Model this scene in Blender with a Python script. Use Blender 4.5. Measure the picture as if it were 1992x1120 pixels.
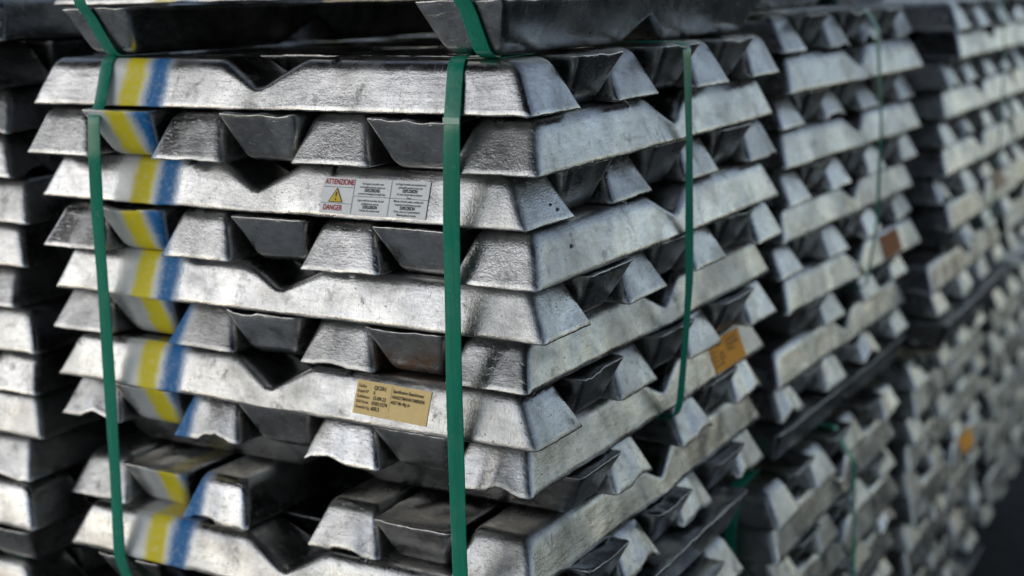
import bpy, bmesh, math, random
from mathutils import Vector, Matrix, Euler, noise
import numpy as np

R = math.radians
scene = bpy.context.scene
for o in list(bpy.data.objects):
    bpy.data.objects.remove(o, do_unlink=True)
C = scene.collection

# ------------------------------------------------------------------ camera
cam_d = bpy.data.cameras.new('camera')
cam = bpy.data.objects.new('camera', cam_d)
C.objects.link(cam)
CAM_POS = Vector((0.616915, -1.098122, 0.061239))
YAW, PITCH, ROLL = 0.528652, -0.212004, -0.024814
fw = Vector((-math.sin(YAW) * math.cos(PITCH), math.cos(YAW) * math.cos(PITCH), math.sin(PITCH)))
rt = fw.cross(Vector((0, 0, 1))).normalized()
up = rt.cross(fw)
cr, sr = math.cos(ROLL), math.sin(ROLL)
rt2 = rt * cr + up * sr
up2 = -rt * sr + up * cr
cam.matrix_world = Matrix.Translation(CAM_POS) @ Matrix((rt2, up2, -fw)).transposed().to_4x4()
cam_d.sensor_width = 36.0
cam_d.lens = 2678.33 / 1992 * 36.0
cam_d.clip_start = 0.02
cam_d.clip_end = 2000
cam_d.dof.use_dof = True
cam_d.dof.focus_distance = 1.34
cam_d.dof.aperture_fstop = 2.9
cam_d.dof.aperture_blades = 9
scene.camera = cam

# ------------------------------------------------------------------ light
SUN_EL, SUN_AZ_LEFT = R(20), R(50)          # azimuth measured from the front normal (-Y) to the left (-X)
world = bpy.data.worlds.new('World')
scene.world = world
world.use_nodes = True
wn = world.node_tree
wn.nodes.clear()
wo = wn.nodes.new('ShaderNodeOutputWorld')
wb_ = wn.nodes.new('ShaderNodeBackground')
sky = wn.nodes.new('ShaderNodeTexSky')
sky.sky_type = 'NISHITA'
sky.sun_disc = False
sky.sun_elevation = SUN_EL
sky.sun_rotation = math.pi + SUN_AZ_LEFT
sky.air_density = 1.0
sky.dust_density = 0.3
hs = wn.nodes.new('ShaderNodeHueSaturation')
hs.inputs['Saturation'].default_value = 0.68
wn.links.new(sky.outputs[0], hs.inputs['Color'])
wn.links.new(hs.outputs[0], wb_.inputs[0])
wb_.inputs[1].default_value = 0.099
wn.links.new(wb_.outputs[0], wo.inputs[0])

sun_d = bpy.data.lights.new('sun', 'SUN')
sun_d.energy = 0.70
sun_d.angle = R(75)
sun_d.color = (1.0, 0.95, 0.90)
sun = bpy.data.objects.new('sun', sun_d)
C.objects.link(sun)
sdir = Vector((-math.sin(SUN_AZ_LEFT) * math.cos(SUN_EL), -math.cos(SUN_AZ_LEFT) * math.cos(SUN_EL), math.sin(SUN_EL)))
sun.rotation_euler = sdir.to_track_quat('Z', 'Y').to_euler()
sun.location = sdir * 20

vs = scene.view_settings
vs.view_transform = 'Standard'
vs.look = 'None'
vs.exposure = 0.54
vs.gamma = 1.0
vs.use_curve_mapping = False

# ------------------------------------------------------------------ node helpers
def new_mat(name):
    m = bpy.data.materials.new(name)
    m.use_nodes = True
    nt = m.node_tree
    bsdf = nt.nodes['Principled BSDF']
    return m, nt, bsdf

def nd(nt, t, **kw):
    n = nt.nodes.new(t)
    for k, v in kw.items():
        setattr(n, k, v)
    return n

def ramp(nt, src, stops):
    r = nd(nt, 'ShaderNodeValToRGB')
    e = r.color_ramp.elements
    while len(e) < len(stops):
        e.new(0.5)
    for i, (p, c) in enumerate(stops):
        e[i].position = p
        e[i].color = (c, c, c, 1) if not hasattr(c, '__len__') else (*c, 1)
    nt.links.new(src, r.inputs[0])
    return r.outputs[0]

def noise_tex(nt, vec, scale, detail=4, rough=0.55, dist=0.0):
    n = nd(nt, 'ShaderNodeTexNoise')
    n.inputs['Scale'].default_value = scale
    n.inputs['Detail'].default_value = detail
    n.inputs['Roughness'].default_value = rough
    n.inputs['Distortion'].default_value = dist
    nt.links.new(vec, n.inputs['Vector'])
    return n.outputs['Fac']

def math_n(nt, op, a, b=None, clamp=False):
    n = nd(nt, 'ShaderNodeMath', operation=op, use_clamp=clamp)
    for i, v in enumerate((a, b)):
        if v is None:
            continue
        if hasattr(v, 'is_output'):
            nt.links.new(v, n.inputs[i])
        else:
            n.inputs[i].default_value = v
    return n.outputs[0]

def mix_c(nt, fac, a, b, mode='MIX'):
    n = nd(nt, 'ShaderNodeMix', data_type='RGBA', blend_type=mode)
    def setin(i, v):
        if hasattr(v, 'is_output'):
            nt.links.new(v, n.inputs[i])
        elif hasattr(v, '__len__'):
            n.inputs[i].default_value = (*v, 1)
        else:
            n.inputs[i].default_value = v
    setin(0, fac); setin(6, a); setin(7, b)
    return n.outputs[2]

def smooth(nt, val, lo, hi):
    n = nd(nt, 'ShaderNodeMapRange', interpolation_type='SMOOTHSTEP')
    nt.links.new(val, n.inputs[0])
    n.inputs[1].default_value = lo
    n.inputs[2].default_value = hi
    n.inputs[3].default_value = 0
    n.inputs[4].default_value = 1
    return n.outputs[0]

def aluminium(name, paint=False, stain=False, coarse=False):
    """cast aluminium: mottled oxide skin, pebbled mould texture, scratches, grime; optionally sprayed stripes"""
    m, nt, b = new_mat(name)
    tc = nd(nt, 'ShaderNodeTexCoord')
    oi = nd(nt, 'ShaderNodeObjectInfo')
    rnd = oi.outputs['Random']
    off = nd(nt, 'ShaderNodeVectorMath', operation='MULTIPLY_ADD')
    comb = nd(nt, 'ShaderNodeCombineXYZ')
    for i in range(3):
        nt.links.new(rnd, comb.inputs[i])
    nt.links.new(comb.outputs[0], off.inputs[0])
    off.inputs[1].default_value = (37.0, 61.0, 23.0)
    nt.links.new(tc.outputs['Object'], off.inputs[2])
    V = off.outputs[0]
    # streak coordinates: stretched along the ingot's height
    mp = nd(nt, 'ShaderNodeMapping')
    mp.inputs['Scale'].default_value = (0.55, 1.0, 1.6)
    mp.inputs['Rotation'].default_value = (0.4, 0.3, 0.2)
    nt.links.new(V, mp.inputs['Vector'])
    big = noise_tex(nt, V, 14, 5, 0.6, 0.6)
    mid = noise_tex(nt, mp.outputs[0], 60, 6, 0.68, 1.2)
    fine = noise_tex(nt, V, 420, 3, 0.6)
    base = ramp(nt, mid, [(0.25, (0.295, 0.294, 0.292)), (0.45, (0.450, 0.449, 0.446)), (0.72, (0.582, 0.581, 0.577))])
    shade = ramp(nt, big, [(0.32, 0.55), (0.5, 0.92), (0.66, 1.08)])
    col = mix_c(nt, 1.0, base, shade, 'MULTIPLY')
    # dark grime smudges and pits
    gr = noise_tex(nt, V, 34, 8, 0.72, 0.3)
    grm = smooth(nt, gr, 0.54, 0.74)
    col = mix_c(nt, math_n(nt, 'MULTIPLY', grm, 0.68), col, (0.085, 0.08, 0.077))
    pit = noise_tex(nt, V, 190, 2, 0.5)
    pm = smooth(nt, pit, 0.70, 0.78)
    col = mix_c(nt, math_n(nt, 'MULTIPLY', pm, 0.6), col, (0.10, 0.095, 0.09))
    fsp = ramp(nt, fine, [(0.30, 0.90), (0.5, 1.0), (0.70, 1.05)])
    col = mix_c(nt, 1.0, col, fsp, 'MULTIPLY')
    sw = noise_tex(nt, V, 75, 7, 0.75, 2.6)
    col = mix_c(nt, math_n(nt, 'MULTIPLY', smooth(nt, sw, 0.52, 0.72), 0.34), col, (0.20, 0.20, 0.20))
    # per ingot tone
    tone = nd(nt, 'ShaderNodeMapRange')
    nt.links.new(rnd, tone.inputs[0])
    tone.inputs[3].default_value = 0.80
    tone.inputs[4].default_value = 1.10
    cc = nd(nt, 'ShaderNodeCombineColor')
    for i in range(3):
        nt.links.new(tone.outputs[0], cc.inputs[i])
    col = mix_c(nt, 1.0, col, cc.outputs[0], 'MULTIPLY')
    rpat = noise_tex(nt, V, 9, 3, 0.55, 0.8)
    rough = math_n(nt, 'ADD', math_n(nt, 'MULTIPLY', mid, 0.18), math_n(nt, 'MULTIPLY', smooth(nt, rpat, 0.32, 0.68), 0.20))
    rough = math_n(nt, 'ADD', rough, 0.10)
    rough = math_n(nt, 'ADD', rough, math_n(nt, 'MULTIPLY', grm, 0.15))
    metal = math_n(nt, 'SUBTRACT', 1.0, math_n(nt, 'MULTIPLY', grm, 0.35))
    if stain:
        sx = nd(nt, 'ShaderNodeSeparateXYZ')
        nt.links.new(tc.outputs['Object'], sx.inputs[0])
        s1 = smooth(nt, sx.outputs[2], 0.018, 0.034)
        s2 = noise_tex(nt, V, 45, 4, 0.6, 0.8)
        sf = math_n(nt, 'MULTIPLY', s1, smooth(nt, s2, 0.36, 0.60))
        col = mix_c(nt, math_n(nt, 'MULTIPLY', sf, 0.9), col, (0.16, 0.075, 0.028))
        metal = math_n(nt, 'MULTIPLY', metal, math_n(nt, 'SUBTRACT', 1.0, math_n(nt, 'MULTIPLY', sf, 0.6)))
    # relief
    peb = noise_tex(nt, V, 430, 2, 0.55)
    scr = nd(nt, 'ShaderNodeMapping')
    scr.inputs['Scale'].default_value = (3.0, 0.25, 1.0)
    scr.inputs['Rotation'].default_value = (0.3, 0.7, 0.5)
    nt.links.new(V, scr.inputs['Vector'])
    scn = noise_tex(nt, scr.outputs[0], 230, 3, 0.6, 0.5)
    pebf = math_n(nt, 'ADD', math_n(nt, 'MULTIPLY', smooth(nt, rpat, 0.35, 0.65), 0.8), math_n(nt, 'MULTIPLY', rnd, 0.45))
    hgt = math_n(nt, 'ADD', math_n(nt, 'MULTIPLY', peb, pebf), math_n(nt, 'MULTIPLY', mid, 0.5))
    fl = nd(nt, 'ShaderNodeMapping')
    fl.inputs['Scale'].default_value = (0.12, 1.0, 1.0)
    nt.links.new(V, fl.inputs['Vector'])
    hgt = math_n(nt, 'ADD', hgt, math_n(nt, 'MULTIPLY', noise_tex(nt, fl.outputs[0], 170, 3, 0.6, 0.4), 0.6))
    sc2 = nd(nt, 'ShaderNodeMapping')
    sc2.inputs['Scale'].default_value = (6.0, 0.5, 0.5)
    sc2.inputs['Rotation'].default_value = (0.9, 0.5, 1.1)
    nt.links.new(V, sc2.inputs['Vector'])
    scm = smooth(nt, noise_tex(nt, sc2.outputs[0], 160, 4, 0.7), 0.60, 0.70)
    col = mix_c(nt, math_n(nt, 'MULTIPLY', scm, 0.35), col, (0.86, 0.86, 0.86))
    hgt = math_n(nt, 'SUBTRACT', hgt, math_n(nt, 'MULTIPLY', scm, 0.5))
    hgt = math_n(nt, 'ADD', hgt, math_n(nt, 'MULTIPLY', scn, 0.5))
    hgt = math_n(nt, 'SUBTRACT', hgt, math_n(nt, 'MULTIPLY', pm, 0.7))
    bp = nd(nt, 'ShaderNodeBump')
    bp.inputs['Strength'].default_value = 0.45
    bp.inputs['Distance'].default_value = 0.0007
    nt.links.new(hgt, bp.inputs['Height'])
    nt.links.new(bp.outputs[0], b.inputs['Normal'])
    if paint:
        geo = nd(nt, 'ShaderNodeNewGeometry')
        sp = nd(nt, 'ShaderNodeSeparateXYZ')
        nt.links.new(geo.outputs['Position'], sp.inputs[0])
        sn = nd(nt, 'ShaderNodeSeparateXYZ')
        nt.links.new(geo.outputs['True Normal'], sn.inputs[0])
        # the three spray cans drifted a little to the left on the way down
        drift = math_n(nt, 'MULTIPLY', sp.outputs[2], 0.036)
        wob = noise_tex(nt, geo.outputs['Position'], 30, 3, 0.6)
        wobf = noise_tex(nt, geo.outputs['Position'], 500, 2, 0.6)
        xx = math_n(nt, 'SUBTRACT', sp.outputs[0], drift)
        xx = math_n(nt, 'ADD', xx, math_n(nt, 'MULTIPLY', math_n(nt, 'SUBTRACT', wob, 0.5), 0.012))
        xx = math_n(nt, 'ADD', xx, math_n(nt, 'MULTIPLY', math_n(nt, 'SUBTRACT', wobf, 0.5), 0.013))
        # only what faced the sprayer
        face = smooth(nt, math_n(nt, 'MULTIPLY', sn.outputs[1], -1.0), 0.02, 0.45)
        fr = smooth(nt, math_n(nt, 'MULTIPLY', sp.outputs[1], -1.0), -0.075, -0.030)
        face = math_n(nt, 'MULTIPLY', face, fr)
        # overspray on the tops just behind the front edge
        top = math_n(nt, 'MULTIPLY', smooth(nt, sn.outputs[2], 0.4, 0.8), smooth(nt, math_n(nt, 'MULTIPLY', sp.outputs[1], -1.0), -0.20, 0.0))
        zlow = smooth(nt, math_n(nt, 'MULTIPLY', sp.outputs[2], -1.0), 0.47, 0.49)
        top = math_n(nt, 'MULTIPLY', math_n(nt, 'MULTIPLY', top, zlow), 0.75)
        face = math_n(nt, 'MAXIMUM', face, top)
        def band(x0, x1, s):
            return math_n(nt, 'MULTIPLY', smooth(nt, xx, x0 - s, x0 + s), math_n(nt, 'SUBTRACT', 1.0, smooth(nt, xx, x1 - s, x1 + s)))
        pn = ramp(nt, noise_tex(nt, V, 160, 3, 0.6), [(0.2, 0.72), (0.5, 1.0)])
        for (x0, x1, s, colr, op) in ((-0.540, -0.441, 0.010, (0.78, 0.79, 0.80), 0.80),
                                      (-0.511, -0.481, 0.0065, (0.80, 0.66, 0.004), 1.0),
                                      (-0.4735, -0.446, 0.0085, (0.001, 0.15, 0.42), 1.0)):
            f = math_n(nt, 'MULTIPLY', math_n(nt, 'MULTIPLY', band(x0, x1, s), face), op)
            f = math_n(nt, 'MULTIPLY', f, pn, True)
            col = mix_c(nt, f, col, colr)
            inv = math_n(nt, 'SUBTRACT', 1.0, f)
            metal = math_n(nt, 'MULTIPLY', metal, inv)
            rough = math_n(nt, 'MAXIMUM', rough, math_n(nt, 'MULTIPLY', f, 0.62))
    nt.links.new(col, b.inputs['Base Color'])
    nt.links.new(rough, b.inputs['Roughness'])
    nt.links.new(metal, b.inputs['Metallic'])
    return m

MAT_AL = aluminium('cast_aluminium')
MAT_PAINT = aluminium('cast_aluminium_sprayed', paint=True)
MAT_STAIN = aluminium('cast_aluminium_stained', stain=True)

def plain(name, col, rough=0.5, spec=0.5, nscale=0, namp=0.0, bump=0.0):
    m, nt, b = new_mat(name)
    b.inputs['Roughness'].default_value = rough
    b.inputs['Specular IOR Level'].default_value = spec
    if nscale:
        tc = nd(nt, 'ShaderNodeTexCoord')
        f = noise_tex(nt, tc.outputs['Object'], nscale, 4, 0.6)
        lo = tuple(c * (1 - namp) for c in col)
        hi = tuple(min(1, c * (1 + namp)) for c in col)
        nt.links.new(ramp(nt, f, [(0.3, lo), (0.7, hi)]), b.inputs['Base Color'])
        if bump:
            bp = nd(nt, 'ShaderNodeBump')
            bp.inputs['Strength'].default_value = bump
            bp.inputs['Distance'].default_value = 0.002
            nt.links.new(f, bp.inputs['Height'])
            nt.links.new(bp.outputs[0], b.inputs['Normal'])
    else:
        b.inputs['Base Color'].default_value = (*col, 1)
    return m

def strap_material():
    m, nt, b = new_mat('green_strap_plastic')
    tc = nd(nt, 'ShaderNodeTexCoord')
    mp = nd(nt, 'ShaderNodeMapping')
    mp.inputs['Scale'].default_value = (9.0, 9.0, 0.35)
    nt.links.new(tc.outputs['Object'], mp.inputs['Vector'])
    st = noise_tex(nt, mp.outputs[0], 40, 4, 0.6)
    big = noise_tex(nt, tc.outputs['Object'], 14, 3, 0.6)
    col = ramp(nt, st, [(0.3, (0.002, 0.185, 0.112)), (0.7, (0.006, 0.265, 0.165))])
    dust = noise_tex(nt, tc.outputs['Object'], 90, 6, 0.7)
    col = mix_c(nt, math_n(nt, 'MULTIPLY', smooth(nt, dust, 0.58, 0.75), 0.30), col, (0.30, 0.42, 0.36))
    col = mix_c(nt, math_n(nt, 'MULTIPLY', smooth(nt, big, 0.55, 0.75), 0.18), col, (0.20, 0.40, 0.30))
    nt.links.new(col, b.inputs['Base Color'])
    nt.links.new(math_n(nt, 'ADD', math_n(nt, 'MULTIPLY', big, 0.35), 0.10), b.inputs['Roughness'])
    bp = nd(nt, 'ShaderNodeBump')
    bp.inputs['Strength'].default_value = 0.25
    bp.inputs['Distance'].default_value = 0.001
    nt.links.new(st, bp.inputs['Height'])
    nt.links.new(bp.outputs[0], b.inputs['Normal'])
    return m
MAT_STRAP = strap_material()
MAT_GROUND = plain('dark_asphalt', (0.022, 0.021, 0.021), 0.9, 0.3, 30, 0.4, 0.5)
MAT_LABEL_W = plain('silver_white_paper', (0.93, 0.94, 0.95), 0.45, 0.5, 90, 0.05)
MAT_LABEL_O = plain('orange_paper', (0.98, 0.70, 0.31), 0.6, 0.35, 80, 0.06)
MAT_LABEL_D = plain('deep_orange_paper', (0.93, 0.37, 0.008), 0.6, 0.35, 80, 0.08)
MAT_LABEL_B = plain('faded_brown_paper', (0.33, 0.12, 0.035), 0.7, 0.3, 80, 0.1)
MAT_LABEL_P = plain('pale_peach_paper', (0.55, 0.36, 0.25), 0.7, 0.3, 80, 0.08)
MAT_BLACK = plain('black_ink', (0.02, 0.02, 0.022), 0.6)
MAT_BROWNINK = plain('faded_ink', (0.10, 0.065, 0.03), 0.6)
MAT_RED = plain('red_ink', (0.45, 0.015, 0.025), 0.55)
MAT_YEL = plain('yellow_ink', (0.80, 0.55, 0.01), 0.5)
MAT_TAR = plain('tar_spot', (0.012, 0.012, 0.013), 0.5)
MAT_WEAR = plain('worn_strap_plastic', (0.42, 0.62, 0.52), 0.5)

# ------------------------------------------------------------------ ingot mesh
H = 0.0531276        # layer pitch
HI = 0.0519          # ingot height
LEN = 0.66
WB, WT = 0.1005, 0.064
ENDS = 0.0255        # end draft over the height
PITCH_W = 0.0932
SIDE = (WB - WT) / 2

def lattice(n, half, r, extra=()):
    """coordinates -half..half, clustered near both ends for the rounding"""
    e = [0, 0.30, 0.68, 1.1, 1.8]
    pts = [half - r * k for k in e]
    inner = pts[-1]
    k = max(1, int(round(2 * inner / n)))
    mid = [-inner + 2 * inner * i / k for i in range(1, k)]
    allp = [-p for p in pts] + mid + pts[::-1]
    for x in extra:
        allp = [p for p in allp if abs(p - x) > n * 0.35]
        allp.append(x)
    return sorted(allp)

def top_profile(x, w=0.054, d=0.031, x0=0.0):
    """height of the top face: a V notch across the middle"""
    t = abs(x - x0) / w
    if t >= 1.25:
        return HI
    # smooth shoulders and root
    v = (1 - t)
    s = 0.16
    soft = 0.5 * (v + math.sqrt(v * v + s * s * 0.25)) - 0.02
    cap = 0.95
    soft = min(soft, cap - 0.04 + 0.04 * math.tanh((soft - cap + 0.04) / 0.04)) if soft > cap - 0.04 else soft
    return HI - d * max(0.0, soft)

def ingot_mesh(name, seed, res=0.012, rag=1.0, bites=(), coarse=False):
    """surface of a box lattice, rounded, drafted, notched and roughened. bites: (end, y, width, depth)"""
    rnd = random.Random(seed)
    a, b = LEN / 2, WB / 2
    r = 0.0115 if not coarse else 0.006
    if coarse:
        xs = [-a, -a + r, -0.055, 0, 0.055, a - r, a]
        ys = [-b, -b + r, b - r, b]
        zs = [0, HI - r, HI]
    else:
        xs = lattice(res, a, r, (-0.066, -0.054, -0.040, -0.024, -0.010, 0, 0.010, 0.024, 0.040, 0.054, 0.066))
        ys = lattice(res * 0.85, b, r)
        zs = [0, 0.0008, 0.0025, 0.007, 0.014, 0.022, 0.030, 0.037, HI - r * 1.0, HI - r * 0.68, HI - r * 0.3, HI]
    nx, ny, nz = len(xs) - 1, len(ys) - 1, len(zs) - 1
    ids = {}
    verts = []
    so = Vector((rnd.uniform(-90, 90), rnd.uniform(-90, 90), rnd.uniform(-90, 90)))
    rb = 0.0022
    sink = rnd.uniform(0.002, 0.005)
    bulge = rnd.uniform(-0.0012, 0.0014)
    nx0 = rnd.uniform(-0.006, 0.006)
    nd_ = rnd.uniform(0.027, 0.033)
    es = (ENDS + rnd.uniform(-0.003, 0.004), ENDS + rnd.uniform(-0.003, 0.004))
    def vid(i, j, k):
        key = (i, j, k)
        if key in ids:
            return ids[key]
        x, y, z = xs[i], ys[j], zs[k]
        rv = r * (0.55 + 0.45 * z / HI)
        cx = max(-a + rv, min(a - rv, x))
        cy = max(-b + rv, min(b - rv, y))
        cz = max(rb, min(HI - r, z))
        dz = (z - cz) * (r / rb if z < cz else 1.0)
        d = Vector(((x - cx) * r / rv, (y - cy) * r / rv, dz))
        L = d.length
        if L > r:
            d *= r / L
        d.z *= (rb / r if z < cz else 1.0)
        x, y, z = cx + d.x * rv / r, cy + d.y * rv / r, cz + d.z
        # draft
        zf = z / HI
        hh = top_profile(x, x0=nx0, d=nd_)
        z = zf * hh
        zf = z / HI
        e = es[0] if x < 0 else es[1]
        x2 = x * (1 - e * zf / a) if abs(x) > 0.10 else x
        y2 = y * (1 - SIDE * zf / b)
        p = Vector((x2, y2, z))
        if coarse:
            ids[key] = len(verts)
            verts.append(p)
            return ids[key]
        # slow warps of the cast faces
        n1 = noise.noise_vector(p * 9 + so)
        n2 = noise.noise_vector(p * 34 + so)
        p += Vector((n1.x * 0.0014 + n2.x * 0.0007, n1.y * 0.0016 + n2.y * 0.0008, n1.z * 0.0010))
        if abs(x) < a - 0.012:
            p.y += math.copysign(bulge, y) * (1 - (x / a) ** 2) * min(1, abs(y) / b)
        # open casting face: shrunken middle, ragged rim
        lowf = max(0.0, 1 - z / 0.030)
        edge = max(abs(x) / a, 0) 
        inner = max(0.0, min(1, (b - abs(y)) / 0.016)) * max(0.0, min(1, (a - abs(x)) / 0.02))
        if k == 0:
            p.z += sink * inner * (0.7 + 0.5 * noise.noise(p * 40 + so))
        rg = noise.fractal(Vector((p.x, p.y, 0)) * 24 + so * 1.3, 0.9, 2.0, 4)
        rg2 = noise.noise(Vector((p.x, p.y, 0)) * 150 + so * 0.7)
        p.z += lowf * rag * (0.0010 * rg + 0.0009 * rg2)
        ox = noise.noise(Vector((p.x * 60, p.y * 60, 3.1)) + so) * 0.0013 * rag * max(0.0, 1 - z / 0.006)
        if abs(y) > b - 0.004:
            p.y += math.copysign(ox, y)
        if abs(x) > a - 0.004:
            p.x += math.copysign(ox, x)
        for (end, by, bw, bd) in bites:
            fx = max(0.0, 1 - (a - end * x) / 0.045)
            fy = max(0.0, 1 - ((y - by) / bw) ** 2)
            if fx > 0 and fy > 0:
                jag = 1 + 0.35 * noise.noise(Vector((y * 120, x * 60, 0)) + so)
                p.z += bd * (fx ** 0.6) * math.sqrt(fy) * jag * max(0.0, 1 - z / HI)
        ids[key] = len(verts)
        verts.append(p)
        return ids[key]
    faces = []
    for i in range(nx):
        for j in range(ny):
            faces.append((vid(i, j, nz), vid(i + 1, j, nz), vid(i + 1, j + 1, nz), vid(i, j + 1, nz)))
            faces.append((vid(i, j, 0), vid(i, j + 1, 0), vid(i + 1, j + 1, 0), vid(i + 1, j, 0)))
        for k in range(nz):
            faces.append((vid(i, 0, k), vid(i + 1, 0, k), vid(i + 1, 0, k + 1), vid(i, 0, k + 1)))
            faces.append((vid(i + 1, ny, k), vid(i, ny, k), vid(i, ny, k + 1), vid(i + 1, ny, k + 1)))
    for j in range(ny):
        for k in range(nz):
            faces.append((vid(0, j + 1, k), vid(0, j, k), vid(0, j, k + 1), vid(0, j + 1, k + 1)))
            faces.append((vid(nx, j, k), vid(nx, j + 1, k), vid(nx, j + 1, k + 1), vid(nx, j, k + 1)))
    me = bpy.data.meshes.new(name)
    me.from_pydata([tuple(v) for v in verts], [], faces)
    me.polygons.foreach_set('use_smooth', [True] * len(me.polygons))
    me.update()
    return me

def random_bites(rnd, n):
    out = []
    for _ in range(n):
        out.append((rnd.choice((-1, 1)), rnd.uniform(-0.035, 0.035), rnd.uniform(0.012, 0.028), rnd.uniform(0.005, 0.014)))
    return out

RN = random.Random(11)
# a pool of shared castings for the farther bundles
POOL = []
for i in range(14):
    bt = [(e_, y_, w_, d_ * 0.8) for e_, y_, w_, d_ in random_bites(RN, RN.choice((0, 0, 1, 1, 2)))]
    POOL.append(ingot_mesh('ingot_casting', 500 + i, res=0.017, rag=1.0, bites=bt))
COARSE = ingot_mesh('ingot_plain', 1, coarse=True)

ORD = ['first', 'second', 'third', 'fourth', 'fifth', 'sixth', 'seventh', 'eighth', 'ninth', 'tenth', 'eleventh', 'twelfth']

def ingot_matrix(cx, cy, z, along, inv, rz=0.0, flip=False):
    """z = height of the underside"""
    m = Matrix.Translation((cx, cy, z + (HI if inv else 0)))
    ang = (math.pi / 2 if along == 'y' else 0) + rz + (math.pi if flip else 0)
    m = m @ Matrix.Rotation(ang, 4, 'Z')
    if inv:
        m = m @ Matrix.Rotation(math.pi, 4, 'X')
    return m

N_IND = 0
FILL = []          # ingots past the limit or out of sight: matrices for one joined mesh
def add_ingot(mesh, mtx, label, group, mat=None):
    global N_IND
    o = bpy.data.objects.new('aluminium_ingot', mesh)
    C.objects.link(o)
    o.matrix_world = mtx
    if not mesh.materials:
        mesh.materials.append(MAT_AL)
    if mat is not None and mat is not mesh.materials[0]:
        if mesh.users > 1:
            o.material_slots[0].link = 'OBJECT'
            o.material_slots[0].material = mat
        else:
            mesh.materials[0] = mat
    o['label'] = label
    o['category'] = 'ingot'
    o['group'] = group
    N_IND += 1
    return o

# ------------------------------------------------------------------ setting
def sheet(name, half, z, mat):
    bm = bmesh.new()
    n = 8
    for i in range(n + 1):
        for j in range(n + 1):
            bm.verts.new((-half + 2 * half * i / n, -half + 2 * half * j / n, z))
    bm.verts.ensure_lookup_table()
    for i in range(n):
        for j in range(n):
            k = i * (n + 1) + j
            bm.faces.new((bm.verts[k], bm.verts[k + n + 1], bm.verts[k + n + 2], bm.verts[k + 1]))
    me = bpy.data.meshes.new(name)
    bm.to_mesh(me)
    bm.free()
    o = bpy.data.objects.new(name, me)
    C.objects.link(o)
    me.materials.append(mat)
    o['kind'] = 'structure'
    return o

GROUND_Z = -26.0 * H
CANOPY_Y, CANOPY_Z = -4.6, 3.65
sheet('ground', 400, GROUND_Z, MAT_GROUND)
# pale slab added out of view to bounce light into the recesses
bm = bmesh.new()
bmesh.ops.create_grid(bm, x_segments=10, y_segments=6, size=1)
for v in bm.verts:
    v.co = Vector((-3.2 + 3.8 * v.co.x, -1.9 + 1.75 * v.co.y, GROUND_Z + 0.004))
me = bpy.data.meshes.new('added_bounce_apron')
bm.to_mesh(me); bm.free()
me.materials.append(plain('pale_bounce_slab', (0.52, 0.51, 0.49), 0.85, 0.3, 6, 0.2, 0.4))
o = bpy.data.objects.new('added_bounce_apron', me)
C.objects.link(o)
o['kind'] = 'structure'

# dark canopy added out of view to darken high reflections; open sky below
def canopy(x0, x1, y0, y1, z):
    bm = bmesh.new()
    def box(a, b):
        vs_ = [bm.verts.new((x, y, zz)) for x in (a[0], b[0]) for y in (a[1], b[1]) for zz in (a[2], b[2])]
        for f in ((0, 1, 3, 2), (4, 6, 7, 5), (0, 4, 5, 1), (2, 3, 7, 6), (0, 2, 6, 4), (1, 5, 7, 3)):
            bm.faces.new([vs_[i] for i in f])
    box((x0, y0, z), (x1, y1, z + 0.12))
    n = 9
    for i in range(n):
        x = x0 + 0.2 + (x1 - x0 - 0.55) * i / (n - 1)
        box((x, y0 + 0.05, z - 0.22), (x + 0.15, y1 - 0.05, z - 0.003))
    bmesh.ops.recalc_face_normals(bm, faces=bm.faces)
    me = bpy.data.meshes.new('added_shade_canopy')
    bm.to_mesh(me); bm.free()
    me.materials.append(plain('dark_shade_sheet', (0.05, 0.051, 0.053), 0.8, 0.3, 12, 0.3))
    o = bpy.data.objects.new('added_shade_canopy', me)
    C.objects.link(o)
    o['kind'] = 'structure'
canopy(-8.0, 8.0, CANOPY_Y, -0.35, CANOPY_Z)

# ------------------------------------------------------------------ bundles
# (dx, dy, rotation, dz) of each layer of the front bundle
LAY = {1: (0.0082, -0.012, -0.0116, 0.0020), 2: (0.0162, -0.0144, 0.0172, 0.0012), 3: (-0.0045, -0.0035, -0.0132, 0.0004),
       4: (0.0121, -0.0135, -0.0033, -0.0005), 5: (0.0129, -0.0036, 0.0004, 0.0004), 6: (-0.0087, -0.0012, -0.0126, 0.0004),
       7: (0.0037, -0.0088, -0.0096, 0.0003), 8: (-0.0114, 0.0044, -0.0036, -0.0018), 9: (-0.0016, -0.0093, 0.003, -0.0008),
       10: (-0.0200, 0.0150, -0.0061, -0.0020), 11: (0.0054, -0.0028, 0.0108, 0.0006)}

def pos_word(i, along):
    """place of ingot i in its layer, counted from the corner nearest the camera"""
    return ORD[i] + (' from the right' if along == 'y' else ' from the front')

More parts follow.
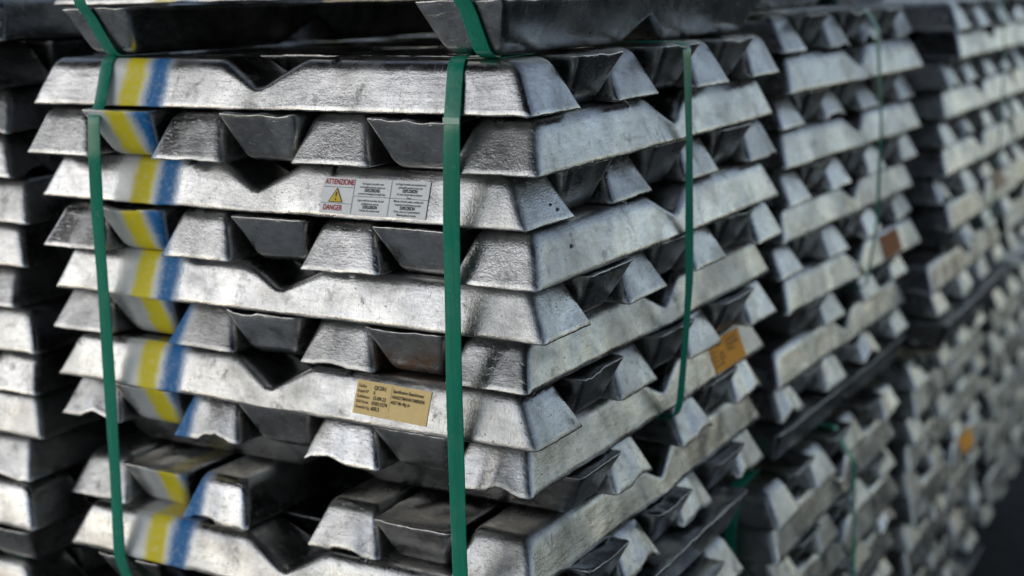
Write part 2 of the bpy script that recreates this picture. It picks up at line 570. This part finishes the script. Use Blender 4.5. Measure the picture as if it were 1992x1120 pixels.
FRONT = {}
r1 = random.Random(4)
for k in range(1, 12):
    dx, dy, th, dz = LAY[k]
    along = 'x' if k % 2 else 'y'
    for i in range(7):
        inv = i % 2 == 1
        if k == 9 and i in (0, 3):
            continue
        if k == 10 and i == 3:
            continue
        off = WB / 2 + i * PITCH_W
        jl = r1.uniform(-0.005, 0.005)
        jw = r1.uniform(-0.003, 0.003)
        jr = r1.uniform(-0.010, 0.010)
        if i == 0:
            jl = jw = jr = 0.0
        if along == 'x':
            lx, ly = -LEN / 2 + jl, off + jw
        else:
            lx, ly = -off + jw, LEN / 2 + jl
        X = lx * math.cos(th) - ly * math.sin(th) + dx
        Y = lx * math.sin(th) + ly * math.cos(th) + dy
        Z = -k * H + dz + (r1.uniform(-0.0004, 0.0008))
        bites = []
        if not inv:
            if k in (8, 10, 9, 11):
                bites = []
                fe = -1 if along == 'y' else 1
                bites.append((fe, r1.uniform(-0.03, 0.03), r1.uniform(0.012, 0.024), r1.uniform(0.002, 0.009)))
            elif r1.random() < 0.35 and i > 0:
                bites = [(e_, y_, w_, d_ * 0.25) for e_, y_, w_, d_ in random_bites(r1, 1)]
        else:
            if r1.random() < 0.6:
                bites = [(e_, y_, w_, d_ * 0.25) for e_, y_, w_, d_ in random_bites(r1, 2)]
        me = ingot_mesh('ingot_casting', k * 10 + i, res=0.0075, rag=0.7 if k < 8 else 1.1, bites=bites)
        mtx = ingot_matrix(X, Y, Z, along, inv, th + jr)
        mat = MAT_AL
        if (along == 'x' and i == 0) or (along == 'y' and i >= 4):
            mat = MAT_PAINT
        if k == 6 and i == 1:
            mat = MAT_STAIN
        if along == 'x':
            what = ('upturned dark ingot' if inv else 'silver ingot') + (' lying along the front' if i == 0 else ' showing its right end')
        else:
            what = 'upturned dark ingot end' if inv else 'silver ingot end'
            if i == 0:
                what = 'corner silver ingot'
        lab = '%s, %s, %s layer down, front bundle' % (what, pos_word(i, along), ORD[k - 1])
        if i == 0:
            lab = '%s, %s layer down, front bundle' % (what, ORD[k - 1])
            if along == 'x':
                lab = 'striped ' + lab
        if k == 3 and i == 0:
            lab = 'striped silver ingot with the white warning sticker, third layer down, front bundle'
        if k == 7 and i == 0:
            lab = 'striped silver ingot with the pale orange data sticker, seventh layer down, front bundle'
        if k == 6 and i == 1:
            lab = 'upturned ingot end with brown stain, second from the right, sixth layer, front bundle'
        if k == 1 and i == 0:
            lab = 'topmost striped silver ingot lying along the front of the front bundle'
        if k == 8 and i == 0:
            lab = 'corner silver ingot with deep orange sticker on its right side, eighth layer, front bundle'
        o = add_ingot(me, mtx, lab, 'ingots of the front bundle', mat)
        FRONT[(k, i)] = o

# feet of the front bundle: upturned ingots running back, rims standing out below the eleventh layer
for n, (fx, w) in enumerate(((-0.030, 'right'), (-0.30, 'middle'), (-0.566, 'left'))):
    me = ingot_mesh('ingot_casting', 900 + n, res=0.012, rag=1.4)
    add_ingot(me, ingot_matrix(fx, 0.21 if n == 0 else 0.322, -12 * H, 'y', True, 0.02), 'upturned foot ingot under the front bundle, %s one' % w, 'foot ingots', MAT_AL)

# upper bundle resting on the front one: two feet and the first layer above them
for n, (fx, w) in enumerate(((-0.066, 'right'), (-0.532, 'left'))):
    me = ingot_mesh('ingot_casting', 920 + n, res=0.012, rag=1.5)
    o = add_ingot(me, ingot_matrix(fx, 0.318, 0.0035, 'y', True, -0.005),
                  'dark upturned foot ingot of the upper bundle with a strap, %s one' % w, 'foot ingots', MAT_AL)
for i in range(7):
    me = POOL[i]
    mtx = ingot_matrix(-LEN / 2 - 0.012, 0.055 + WB / 2 + i * PITCH_W, H + 0.004, 'x', i % 2 == 1, 0.0)
    if i == 0:
        add_ingot(ingot_mesh('ingot_casting', 930, res=0.014), mtx, 'ingot at the top edge lying on the upper bundle feet', 'ingots of the upper bundle', MAT_PAINT)
    else:
        FILL.append(mtx)
for k in (2, 3):
    for i in range(7):
        if k == 2:
            FILL.append(ingot_matrix(-(WB / 2 + i * PITCH_W) - 0.01, LEN / 2 + 0.03, k * H + 0.004, 'y', i % 2 == 1))
        else:
            FILL.append(ingot_matrix(-LEN / 2 - 0.01, WB / 2 + i * PITCH_W + 0.03, k * H + 0.004, 'x', i % 2 == 1))

def bundle(x0, y0, z0, th, name, layers, keep, seed, group, jx=0.007, offs=None, fill=True, feet=True, foot_x=0.018):
    """layers: range of layer numbers; keep(k, i, along) -> individual ingot, else part of the filler"""
    rr = random.Random(seed)
    out = {}
    for k in layers:
        along = 'x' if k % 2 else 'y'
        dx, dy, dr = rr.uniform(-jx, jx), rr.uniform(-jx, jx), rr.uniform(-0.008, 0.008)
        if offs and k in offs:
            dx, dy, dr = offs[k]
        t = th + dr
        for i in range(7):
            inv = i % 2 == 1
            if k == 9 and i in (0, 3) and name != 'left bundle':
                continue
            off = WB / 2 + i * PITCH_W
            jl, jw, jr = rr.uniform(-0.006, 0.006), rr.uniform(-0.003, 0.003), rr.uniform(-0.012, 0.012)
            if along == 'x':
                lx, ly = -LEN / 2 + jl, off + jw
            else:
                lx, ly = -off + jw, LEN / 2 + jl
            X = x0 + dx + lx * math.cos(t) - ly * math.sin(t)
            Y = y0 + dy + lx * math.sin(t) + ly * math.cos(t)
            mtx = ingot_matrix(X, Y, z0 - k * H + rr.uniform(-0.0006, 0.001), along, inv, t + jr, rr.random() < 0.5)
            if keep(k, i, along):
                what = ('upturned dark ingot' if inv else 'silver ingot')
                lay = (ORD[k - 1] + ' layer down') if k > 0 else 'topmost layer'
                lab = '%s, %s, %s, %s' % (what, pos_word(i, along), lay, name)
                if along == 'y' and i == 0:
                    lab = 'notched silver ingot side, %s, %s' % (lay, name)
                out[(k, i)] = add_ingot(rr.choice(POOL), mtx, lab, group, MAT_AL)
            elif fill:
                FILL.append(mtx)
    if feet:
        for n, fx in enumerate((-WB / 2 + foot_x, -0.33, -0.60)):
            m = ingot_matrix(x0 + fx, y0 + 0.29, z0 - 12 * H, 'y', True, th + 0.01)
            if n == 0:
                out['foot'] = add_ingot(rr.choice(POOL), m, 'upturned foot ingot whose rim shows under the %s' % name, 'foot ingots', MAT_AL)
            else:
                FILL.append(m)
    return out

keep_right = lambda k, i, along: along == 'x' or i == 0
B2 = bundle(-0.012, 0.742, 0.020, -0.025, 'second bundle along the row', range(1, 12), keep_right, 21, 'ingots of the second bundle',
            offs={2: (0.0, -0.012, -0.02), 4: (0.0, 0.0, -0.01), 6: (0, 0.004, 0.0), 8: (0.004, 0.016, -0.02), 10: (-0.004, -0.006, 0.0)})
B3 = bundle(0.045, 1.478, 0.026, 0.0, 'third bundle along the row', range(1, 12), keep_right, 22, 'ingots of the third bundle',
            offs={2: (0.0, 0.06, 0.0), 4: (0.0, -0.008, 0.0), 6: (0, -0.008, 0.0), 8: (0.004, 0.02, -0.01), 10: (-0.004, -0.06, 0.0)})
B4 = bundle(0.03, 2.22, 0.02, 0.0, 'fourth bundle along the row', range(1, 12), lambda k, i, a: False, 23, 'ingots of the fourth bundle', feet=False)
Z_C = -12 * H - 0.004
C1 = bundle(0.03, -0.13, Z_C, 0.0, 'lower bundle under the front bundle', range(1, 4), lambda k, i, a: (a == 'x' and k == 1 and i >= 4) or (k == 2 and i == 0), 31, 'ingots of the lower front bundle', feet=False)
C2 = bundle(0.016, 0.668, Z_C, 0.0, 'second lower bundle', range(1, 9), lambda k, i, a: (a == 'x' and k <= 7 and i >= (k - 1) // 2) or (a == 'y' and i == 0 and k < 8), 32, 'ingots of the second lower bundle', feet=False)
C3 = bundle(0.02, 1.42, Z_C, 0.0, 'third lower bundle', range(1, 12), keep_right, 33, 'ingots of the third lower bundle', foot_x=0.02)
C4 = bundle(0.02, 2.16, Z_C, 0.0, 'fourth lower bundle', range(1, 12), lambda k, i, a: False, 34, 'ingots of the fourth lower bundle', feet=False)
keep_s0 = lambda k, i, along: i == 0 or (i == 1 and along == 'x' and k < 2)
S0 = bundle(-0.695, -0.004, 0.019, 0.01, 'left bundle', range(0, 12), keep_s0, 41, 'ingots of the left bundle', jx=0.010,
            offs={0: (-0.006, 0, 0), 1: (-0.011, 0, 0), 2: (-0.0095, 0, 0.0), 3: (-0.003, 0, 0), 4: (0.012, 0, 0), 5: (0.0, 0, 0), 6: (-0.024, 0, 0.0), 7: (0.010, 0, 0), 8: (-0.001, 0.002, 0.0), 9: (0.010, -0.003, 0.0), 10: (-0.008, -0.018, 0.0), 11: (0.012, -0.032, 0.0)}, foot_x=0.0)
C0 = bundle(-0.70, -0.03, Z_C + 0.019, 0.0, 'lower bundle at the left', range(1, 4), lambda k, i, a: i == 0 and k < 3, 42, 'ingots of the lower left bundle', feet=False)
# bundles behind the left one close the view through the gap
for n in range(2):
    bundle(-0.72, 0.76 + 0.75 * n, 0.0, 0.0, '', range(1, 12), lambda k, i, a: False, 51 + n, '', feet=False)
# feet of the bundle standing on the second one
for n, fy in enumerate((-0.03, -0.34)):
    add_ingot(POOL[n + 3], ingot_matrix(-0.06 + fy, 1.06, 0.026, 'y', True, -0.02),
              'dark blurred foot ingot over the second bundle, %s one' % ('right' if n == 0 else 'inner'), 'foot ingots', MAT_AL)
for i in range(7):
    FILL.append(ingot_matrix(-LEN / 2 - 0.01, 0.75 + WB / 2 + i * PITCH_W, 0.026 + H, 'x', i % 2 == 1))

# the rest, one mass
cv = [v.co.copy() for v in COARSE.vertices]
cf = [tuple(p.vertices) for p in COARSE.polygons]
V_, F_ = [], []
for m in FILL:
    b0 = len(V_)
    V_ += [tuple(m @ v) for v in cv]
    F_ += [tuple(b0 + a for a in f) for f in cf]
me = bpy.data.meshes.new('stacked_ingots')
me.from_pydata(V_, [], F_)
me.materials.append(MAT_AL)
me.update()
o = bpy.data.objects.new('stacked_ingots', me)
C.objects.link(o)
o['kind'] = 'stuff'
o['label'] = 'mass of further ingots stacked behind and beyond the nearer bundles'
o['category'] = 'ingots'

# ------------------------------------------------------------------ straps
def strap(name_label, pts, wdir, width=0.0185, th=0.0009, group='green straps', mat=None):
    """ribbon through pts (centre line); wdir = direction of its width"""
    pts = [Vector(p) for p in pts]
    # resample with rounded bends
    dense = []
    for i in range(len(pts) - 1):
        p0 = pts[max(0, i - 1)]; p1 = pts[i]; p2 = pts[i + 1]; p3 = pts[min(len(pts) - 1, i + 2)]
        n = max(2, int((p2 - p1).length / 0.004))
        for s in range(n):
            dense.append(p1.lerp(p2, s / n))
    dense.append(pts[-1])
    for _ in range(2):
        dense = [dense[0]] + [(dense[i - 1] + dense[i] * 2 + dense[i + 1]) / 4 for i in range(1, len(dense) - 1)] + [dense[-1]]
    w = Vector(wdir).normalized()
    bm = bmesh.new()
    rows = []
    prof = [(-0.5, 0.15), (-0.44, 0.5), (0, 0.55), (0.44, 0.5), (0.5, 0.15), (0.5, -0.15), (0.44, -0.5), (-0.44, -0.5), (-0.5, -0.15)]
    for i, p in enumerate(dense):
        t = (dense[min(i + 1, len(dense) - 1)] - dense[max(i - 1, 0)]).normalized()
        ww = (w - t * w.dot(t)).normalized()
        nrm = t.cross(ww).normalized()
        tw = 0.05 * math.sin(i * 0.11 + len(dense))
        ww2 = ww * math.cos(tw) + nrm * math.sin(tw)
        n2 = t.cross(ww2).normalized()
        rows.append([bm.verts.new(p + ww2 * (a * width) + n2 * (c * th)) for a, c in prof])
    k = len(prof)
    for i in range(len(rows) - 1):
        for j in range(k):
            bm.faces.new((rows[i][j], rows[i][(j + 1) % k], rows[i + 1][(j + 1) % k], rows[i + 1][j]))
    bm.faces.new(rows[0][::-1]); bm.faces.new(rows[-1])
    bmesh.ops.recalc_face_normals(bm, faces=bm.faces)
    me = bpy.data.meshes.new('plastic_strap')
    bm.to_mesh(me); bm.free()
    me.polygons.foreach_set('use_smooth', [True] * len(me.polygons))
    me.materials.append(mat or MAT_STRAP)
    o = bpy.data.objects.new('plastic_strap', me)
    C.objects.link(o)
    o['label'] = name_label
    o['category'] = 'strap'
    o['group'] = group
    return o

def face_y(k):      # front rim of layer k in the front bundle
    return LAY[k][1]

yR = -0.0175
st_r = strap('green strap down the front bundle near its right corner',
      [(-0.0840, 0.12, 0.0030), (-0.0832, 0.013, 0.0030), (-0.0820, 0.0045, -0.003), (-0.0758, -0.0145, -H + 0.003), (-0.0755, -0.0165, -H - 0.006), (-0.0790, yR, -3 * H), (-0.0815, yR - 0.001, -6 * H),
       (-0.0830, yR + 0.0005, -9 * H), (-0.0845, yR + 0.006, -12 * H), (-0.0845, 0.02, -12.3 * H)], (1, 0, 0))
strap('green strap over the painted stripes side, down the left of the front bundle',
      [(-0.5430, 0.12, 0.0030), (-0.5420, 0.019, 0.0030), (-0.5410, 0.0105, -0.003), (-0.5315, -0.0150, -H + 0.003), (-0.5310, -0.0255, -1.12 * H), (-0.5320, -0.0285, -2 * H), (-0.5400, -0.024, -3.2 * H), (-0.5490, -0.017, -5 * H),
       (-0.5550, -0.0145, -7 * H), (-0.5595, -0.0140, -9 * H), (-0.5632, -0.0150, -11 * H + 0.004), (-0.5618, -0.011, -11.3 * H), (-0.5580, 0.000, -12 * H), (-0.5560, 0.03, -12.15 * H)], (1, 0, 0))
strap('thin looking green strap down the right face of the front bundle',
      [(-0.12, 0.330, 0.0030), (0.004, 0.328, 0.0030), (0.0150, 0.326, -0.002), (0.0185, 0.3255, -2 * H), (0.0180, 0.328, -5 * H), (0.0120, 0.331, -6.4 * H),
       (0.004, 0.334, -7.8 * H), (-0.002, 0.335, -8.15 * H), (-0.04, 0.336, -8.2 * H)], (0, 1, 0), 0.021)
strap('green strap slanting under the right foot of the upper bundle',
      [(-0.0620, -0.020, 0.12), (-0.0620, -0.019, H + 0.006), (-0.0585, -0.011, H * 0.9), (-0.0545, 0.0085, 0.006), (-0.0540, 0.022, 0.0005), (-0.0540, 0.09, 0.0012)], (1, 0, 0))
strap('green strap slanting under the left foot of the upper bundle',
      [(-0.5500, -0.020, 0.12), (-0.5440, -0.019, H + 0.006), (-0.5400, -0.011, H * 0.9), (-0.5320, 0.0085, 0.006), (-0.5310, 0.022, 0.0005), (-0.5310, 0.09, 0.0012)], (1, 0, 0))
strap('thin green strap down the second bundle along the row',
      [(-0.12, 1.105, 0.024), (-0.012, 1.105, 0.024), (0.010, 1.106, -0.2 * H), (0.018, 1.115, -3 * H), (0.018, 1.110, -6 * H), (0.006, 1.10, -8 * H), (-0.03, 1.10, -8.1 * H)], (0, 1, 0), 0.0175)
strap('blurred green strap down the third bundle along the row',
      [(-0.12, 1.85, 0.029), (0.045, 1.85, 0.029), (0.060, 1.86, -0.2 * H), (0.064, 1.86, -4 * H), (0.058, 1.83, -8 * H), (0.01, 1.83, -8.1 * H)], (0, 1, 0), 0.0175)
strap('dark green strap down the right face of the second lower bundle',
      [(-0.12, 1.00, Z_C + 0.003), (-0.01, 1.00, Z_C + 0.003), (0.022, 1.0, Z_C - H), (0.027, 1.0, Z_C - 4 * H), (0.027, 0.995, Z_C - 8 * H)], (0, 1, 0), 0.0175)
strap('dark green strap on the second lower bundle front, in the gap',
      [(-0.055, 0.75, Z_C + 0.003), (-0.055, 0.68, Z_C + 0.002), (-0.055, 0.652, Z_C - H), (-0.055, 0.650, Z_C - 4 * H)], (1, 0, 0))
strap('green strap at the lower left frame edge around the left bundle foot',
      [(-0.80, -0.035, -9 * H), (-0.795, -0.035, -10.8 * H), (-0.775, -0.012, -11.3 * H), (-0.745, 0.012, -12 * H), (-0.74, 0.05, -12.1 * H)], (1, 0, 0))

# ------------------------------------------------------------------ stickers
def quad_patch(name, parent, mat, mtx, w, h, nx=6, ny=4, bend=0.0, th=0.00018, seed=0):
    """thin sheet, local XY plane, z outwards; slightly wavy"""
    rr = random.Random(seed)
    so = Vector((rr.uniform(0, 50), rr.uniform(0, 50), 0))
    bm = bmesh.new()
    top, bot = [], []
    for i in range(nx + 1):
        for j in range(ny + 1):
            x, y = -w / 2 + w * i / nx, -h / 2 + h * j / ny
            z = bend * noise.noise(Vector((x * 30, y * 30, 0)) + so)
            top.append(bm.verts.new((x, y, z + th)))
            bot.append(bm.verts.new((x, y, z)))
    n = ny + 1
    for i in range(nx):
        for j in range(ny):
            k = i * n + j
            bm.faces.new((top[k], top[k + n], top[k + n + 1], top[k + 1]))
            bm.faces.new((bot[k], bot[k + 1], bot[k + n + 1], bot[k + n]))
    edge = [i * n for i in range(nx + 1)] + [nx * n + j for j in range(1, n)] + [i * n + ny for i in range(nx - 1, -1, -1)] + [j for j in range(ny - 1, 0, -1)]
    for a, b in zip(edge, edge[1:] + edge[:1]):
        bm.faces.new((bot[a], bot[b], top[b], top[a]))
    me = bpy.data.meshes.new(name)
    bm.to_mesh(me); bm.free()
    me.materials.append(mat)
    o = bpy.data.objects.new(name, me)
    C.objects.link(o)
    if parent is not None:
        o.parent = parent
        o.matrix_parent_inverse = Matrix.Identity(4)
    o.matrix_local = mtx
    return o

def shape(name, parent, pts, mat, z):
    me = bpy.data.meshes.new(name)
    n = len(pts)
    v = [(x, y, z) for x, y in pts] + [(x, y, z - 0.00008) for x, y in pts]
    f = [tuple(range(n)), tuple(range(2 * n - 1, n - 1, -1))] + [(i, n + i, n + (i + 1) % n, (i + 1) % n) for i in range(n)]
    f = [tuple(reversed(x)) if q > 1 else x for q, x in enumerate(f)]
    me.from_pydata(v, [], f)
    me.materials.append(mat)
    o = bpy.data.objects.new(name, me)
    C.objects.link(o)
    o.parent = parent
    return o

def text(name, parent, s, x, y, size, mat, z, align='LEFT', sx=1.0, bold=0.0, shear=0.0):
    cu = bpy.data.curves.new(name, 'FONT')
    cu.body = s
    cu.size = size
    cu.align_x = align
    cu.align_y = 'CENTER'
    cu.offset = bold
    cu.shear = shear
    cu.extrude = 0.00003
    cu.materials.append(mat)
    tmp = bpy.data.objects.new(name, cu)
    C.objects.link(tmp)
    dg = bpy.context.evaluated_depsgraph_get()
    me = bpy.data.meshes.new_from_object(tmp.evaluated_get(dg))
    bpy.data.objects.remove(tmp)
    me.name = name
    o = bpy.data.objects.new(name, me)
    C.objects.link(o)
    o.parent = parent
    o.location = (x, y, z)
    o.scale = (sx, 1, 1)
    return o

def on_face(ingot, world_pt, xdir, normal_hint):
    """matrix (in the ingot's space) of a sheet lying on the ingot at the point under world_pt"""
    mw = ingot.matrix_world
    inv = mw.inverted()
    n = Vector(normal_hint).normalized()
    o_l = inv @ (Vector(world_pt) + n * 0.08)
    d_l = (inv.to_3x3() @ -n).normalized()
    from mathutils.bvhtree import BVHTree
    me = ingot.data
    bvh = BVHTree.FromPolygons([v.co for v in me.vertices], [tuple(p.vertices) for p in me.polygons])
    # average plane around the point
    hits, c = [], None
    xl = (inv.to_3x3() @ Vector(xdir)).normalized()
    zl = (inv.to_3x3() @ Vector((0, 0, 1))).normalized()
    for a in (-0.045, 0, 0.045):
        for b_ in (-0.012, 0, 0.012):
            h = bvh.ray_cast(o_l + xl * a + zl * b_, d_l)
            if h[0] is not None:
                hits.append(h[0])
            if a == 0 and b_ == 0:
                c = h[0]
    A = np.array([list(h) for h in hits])
    mu = A.mean(0)
    nn = np.linalg.svd(A - mu)[2][2]
    nn = Vector(nn)
    if nn.dot(d_l) > 0:
        nn = -nn
    dist = max((Vector(h) - c).dot(nn) for h in hits)
    X = (xl - nn * xl.dot(nn)).normalized()
    Yv = nn.cross(X)
    M = Matrix((X, Yv, nn)).transposed().to_4x4()
    M.translation = c + nn * (max(dist, 0.0) + 0.0004)
    return M

# whitened kink where the strap bends over the rim of the topmost ingot
Mw = Matrix.Rotation(math.pi / 2, 4, 'X')
Mw.translation = Vector((-0.0756, -0.0172, -H - 0.0015))
quad_patch('worn_patch', st_r, MAT_WEAR, Mw, 0.0182, 0.0058, 6, 3, 0.0004, 0.0003, 4)['label'] = 'whitened worn kink in the strap'

# white warning sticker
ing = FRONT[(3, 0)]
M = on_face(ing, (-0.1840, 0.0, -2.52 * H), (1, 0, 0), (0, -1, 0.33))
SW, SH = 0.130, 0.0370
st = quad_patch('warning_sticker', ing, MAT_LABEL_W, M, SW, SH, 10, 4, 0.0003, seed=3)
st['label'] = 'white warning sticker with red ATTENZIONE and DANGER and a yellow triangle'
zt = 0.00062
def line(parent, x0, y0, x1, y1, w, mat, z):
    d = Vector((x1 - x0, y1 - y0)).normalized()
    nn = Vector((-d.y, d.x)) * w / 2
    return shape('printed_line', parent, [(x0 - nn.x, y0 - nn.y), (x1 - nn.x, y1 - nn.y), (x1 + nn.x, y1 + nn.y), (x0 + nn.x, y0 + nn.y)], mat, z)
xl = -SW / 2
text('red_lettering', st, 'ATTENZIONE', xl + 0.0022, 0.0138, 0.0080, MAT_RED, zt, 'LEFT', 0.74, 0.00016)
text('red_lettering', st, 'DANGER', xl + 0.0040, -0.0128, 0.0080, MAT_RED, zt, 'LEFT', 0.74, 0.00016)
line(st, xl, 0.0088, xl + 0.0385, 0.0088, 0.0004, MAT_BLACK, zt)
line(st, xl, -0.0080, xl + 0.0385, -0.0080, 0.0004, MAT_BLACK, zt)
line(st, xl + 0.0395, 0.0180, xl + 0.0395, -0.0180, 0.0004, MAT_BLACK, zt)
line(st, xl + 0.0845, 0.0180, xl + 0.0845, -0.0180, 0.0004, MAT_BLACK, zt)
line(st, xl + 0.0395, 0.0005, SW / 2, 0.0005, 0.0004, MAT_BLACK, zt)
tcx = xl + 0.0185
shape('warning_triangle_border', st, [(tcx - 0.0092, -0.0070), (tcx + 0.0092, -0.0070), (tcx + 0.0004, 0.0078), (tcx - 0.0004, 0.0078)], MAT_BLACK, zt)
shape('warning_triangle', st, [(tcx - 0.0078, -0.0062), (tcx + 0.0078, -0.0062), (tcx, 0.0064)], MAT_YEL, zt + 0.0001)
shape('exclamation_mark', st, [(tcx - 0.0004, -0.0018), (tcx + 0.0004, -0.0018), (tcx + 0.0011, 0.0030), (tcx, 0.0036), (tcx - 0.0011, 0.0030)], MAT_BLACK, zt + 0.0002)
shape('exclamation_dot', st, [(tcx + 0.0010 * math.cos(a * math.pi / 5), -0.0040 + 0.0010 * math.sin(a * math.pi / 5)) for a in range(10)], MAT_BLACK, zt + 0.0002)
cells = [
    (xl + 0.0620, 0.0135, ['Pani bagnati, non puliti e non', 'preriscaldati possono causare una', '*ESPLOSIONE', 'se immersi nel bagno di metallo fuso']),
    (xl + 0.1073, 0.0150, ['Les lingots humides, pas propres et non', 'préchauffés peuvent causer une', '*EXPLOSION', "s'ils sont chargés dans le métal en", 'fusion']),
    (xl + 0.0620, -0.0035, ['Ingots which are not clean, dry and', 'preheated can cause an', '*EXPLOSION', 'if loaded into molten metal']),
    (xl + 0.1073, -0.0022, ['Masseln, die nicht sauber, trocken und', 'vorgewärmt sind, können zu einer', '*EXPLOSION', 'führen, wenn sie in geschmolzenes', 'Material gelassen werden'])]
for cx, y, lines in cells:
    for s in lines:
        if s[0] == '*':
            text('black_lettering', st, s[1:], cx, y, 0.0046, MAT_BLACK, zt, 'CENTER', 0.72, 0.00012)
        else:
            text('black_lettering', st, s, cx, y, 0.0033, MAT_BLACK, zt, 'CENTER', 0.68, 0.00002)
        y -= 0.0034

# pale orange data sticker
ing = FRONT[(7, 0)]
M = on_face(ing, (-0.170, 0.0, -6.48 * H), (1, 0, -0.03), (0, -1, 0.33))
OW, OH = 0.092, 0.0350
so_ = quad_patch('data_sticker', ing, MAT_LABEL_O, M, OW, OH, 10, 4, 0.0003, seed=5)
so_['label'] = 'pale orange data sticker with printed batch number and weight'
xl = -OW / 2
rows = [('Gießer', 'QCER1', 0.0115, 0.0058), ('Stapel N°', '6', 0.0062, 0.0054), ('Gußdatum', '12-09-23', 0.0007, 0.0054), ('SAV Kode', '01011574', -0.0047, 0.0056), ('Gewicht Kg', '600,5', -0.0102, 0.0056)]
for a, b_, y, sz in rows:
    text('faded_lettering', so_, a, xl + 0.0022, y, 0.0044, MAT_BROWNINK, zt, 'LEFT', 0.85, 0.00005)
    text('printed_number', so_, b_, xl + 0.0222, y + 0.0002, sz, MAT_BLACK, zt, 'LEFT', 0.86, 0.00010)
text('printed_lettering', so_, 'Specification Bezeichnung', xl + 0.0460, 0.0115, 0.0048, MAT_BLACK, zt, 'LEFT', 0.76, 0.00008)
text('printed_lettering', so_, 'HANDTMANN RM00096', xl + 0.0454, 0.0055, 0.0050, MAT_BROWNINK, zt, 'LEFT', 0.76, 0.00008)
text('printed_lettering', so_, 'AlSi7 Mn Mg dv', xl + 0.0452, 0.0000, 0.0050, MAT_BROWNINK, zt, 'LEFT', 0.76, 0.00008)
line(so_, xl + 0.0442, 0.016, xl + 0.0442, -0.010, 0.0002, MAT_BROWNINK, zt)

# deep orange sticker on the right face
ing = FRONT[(8, 0)]
M = on_face(ing, (0.0, 0.540, -7.46 * H), (0, 1, 0), (1, 0, 0.33))
s2 = quad_patch('data_sticker', ing, MAT_LABEL_D, M, 0.104, 0.040, 8, 4, 0.0003, seed=6)
s2['label'] = 'deep orange data sticker on the right face'
for n in range(5):
    y = 0.0125 - n * 0.006
    text('faded_lettering', s2, rows[n][0], -0.049, y, 0.0042, MAT_BROWNINK, zt, 'LEFT', 0.85, 0.00006)
    text('printed_number', s2, rows[n][1], -0.029, y, 0.0052, MAT_BROWNINK, zt, 'LEFT', 0.86, 0.00008)
text('printed_lettering', s2, 'Specification Bezeichnung', 0.000, 0.0125, 0.0046, MAT_BROWNINK, zt, 'LEFT', 0.80, 0.00006)
text('printed_lettering', s2, 'HANDTMANN RM00096', 0.000, 0.0060, 0.0048, MAT_BROWNINK, zt, 'LEFT', 0.80, 0.00006)
text('printed_lettering', s2, 'AlSi7 Mn Mg dv', 0.000, 0.0, 0.0048, MAT_BROWNINK, zt, 'LEFT', 0.80, 0.00006)

# far stickers
def far_sticker(ing, y, z, mat, w=0.10, h=0.04):
    M = on_face(ing, (0.0, y, z), (0, 1, 0), (1, 0, 0.33))
    return quad_patch('data_sticker', ing, mat, M, w, h, 6, 3, 0.0003, seed=8)
far_sticker(B2[(8, 0)], 1.255, -7.55 * H + 0.02, MAT_LABEL_B)
far_sticker(B3[(8, 0)], 1.98, -7.5 * H + 0.026, MAT_LABEL_P, 0.12)
far_sticker(C3[(6, 0)], 1.90, Z_C - 5.5 * H, MAT_LABEL_D, 0.10)

# tar spots on the right side
def spots(ing, pts, normal, parent_name='tar_spot'):
    for (wp, r_) in pts:
        M = on_face(ing, wp, (0, 1, 0), normal)
        o = quad_patch(parent_name, ing, MAT_TAR, M, r_ * 2, r_ * 2, 6, 6, 0.0, 0.0005, 2)
        for v in o.data.vertices:
            x, y = v.co.x / r_, v.co.y / r_
            rr_ = max(abs(x), abs(y))
            a = math.atan2(y, x)
            q_ = rr_ * r_ * (0.8 + 0.22 * math.sin(3 * a + r_ * 900) + 0.15 * math.sin(5 * a))
            v.co.x, v.co.y = q_ * math.cos(a), q_ * math.sin(a) * 0.8
spots(FRONT[(3, 0)], [((0, 0.060, -2.55 * H), 0.0022), ((0, 0.068, -2.68 * H), 0.0026)], (1, 0, 0.4))
spots(FRONT[(4, 0)], [((0, 0.070, -3.45 * H), 0.0028)], (1, 0, 0.33))

print('individual ingots', N_IND, 'filler', len(FILL))
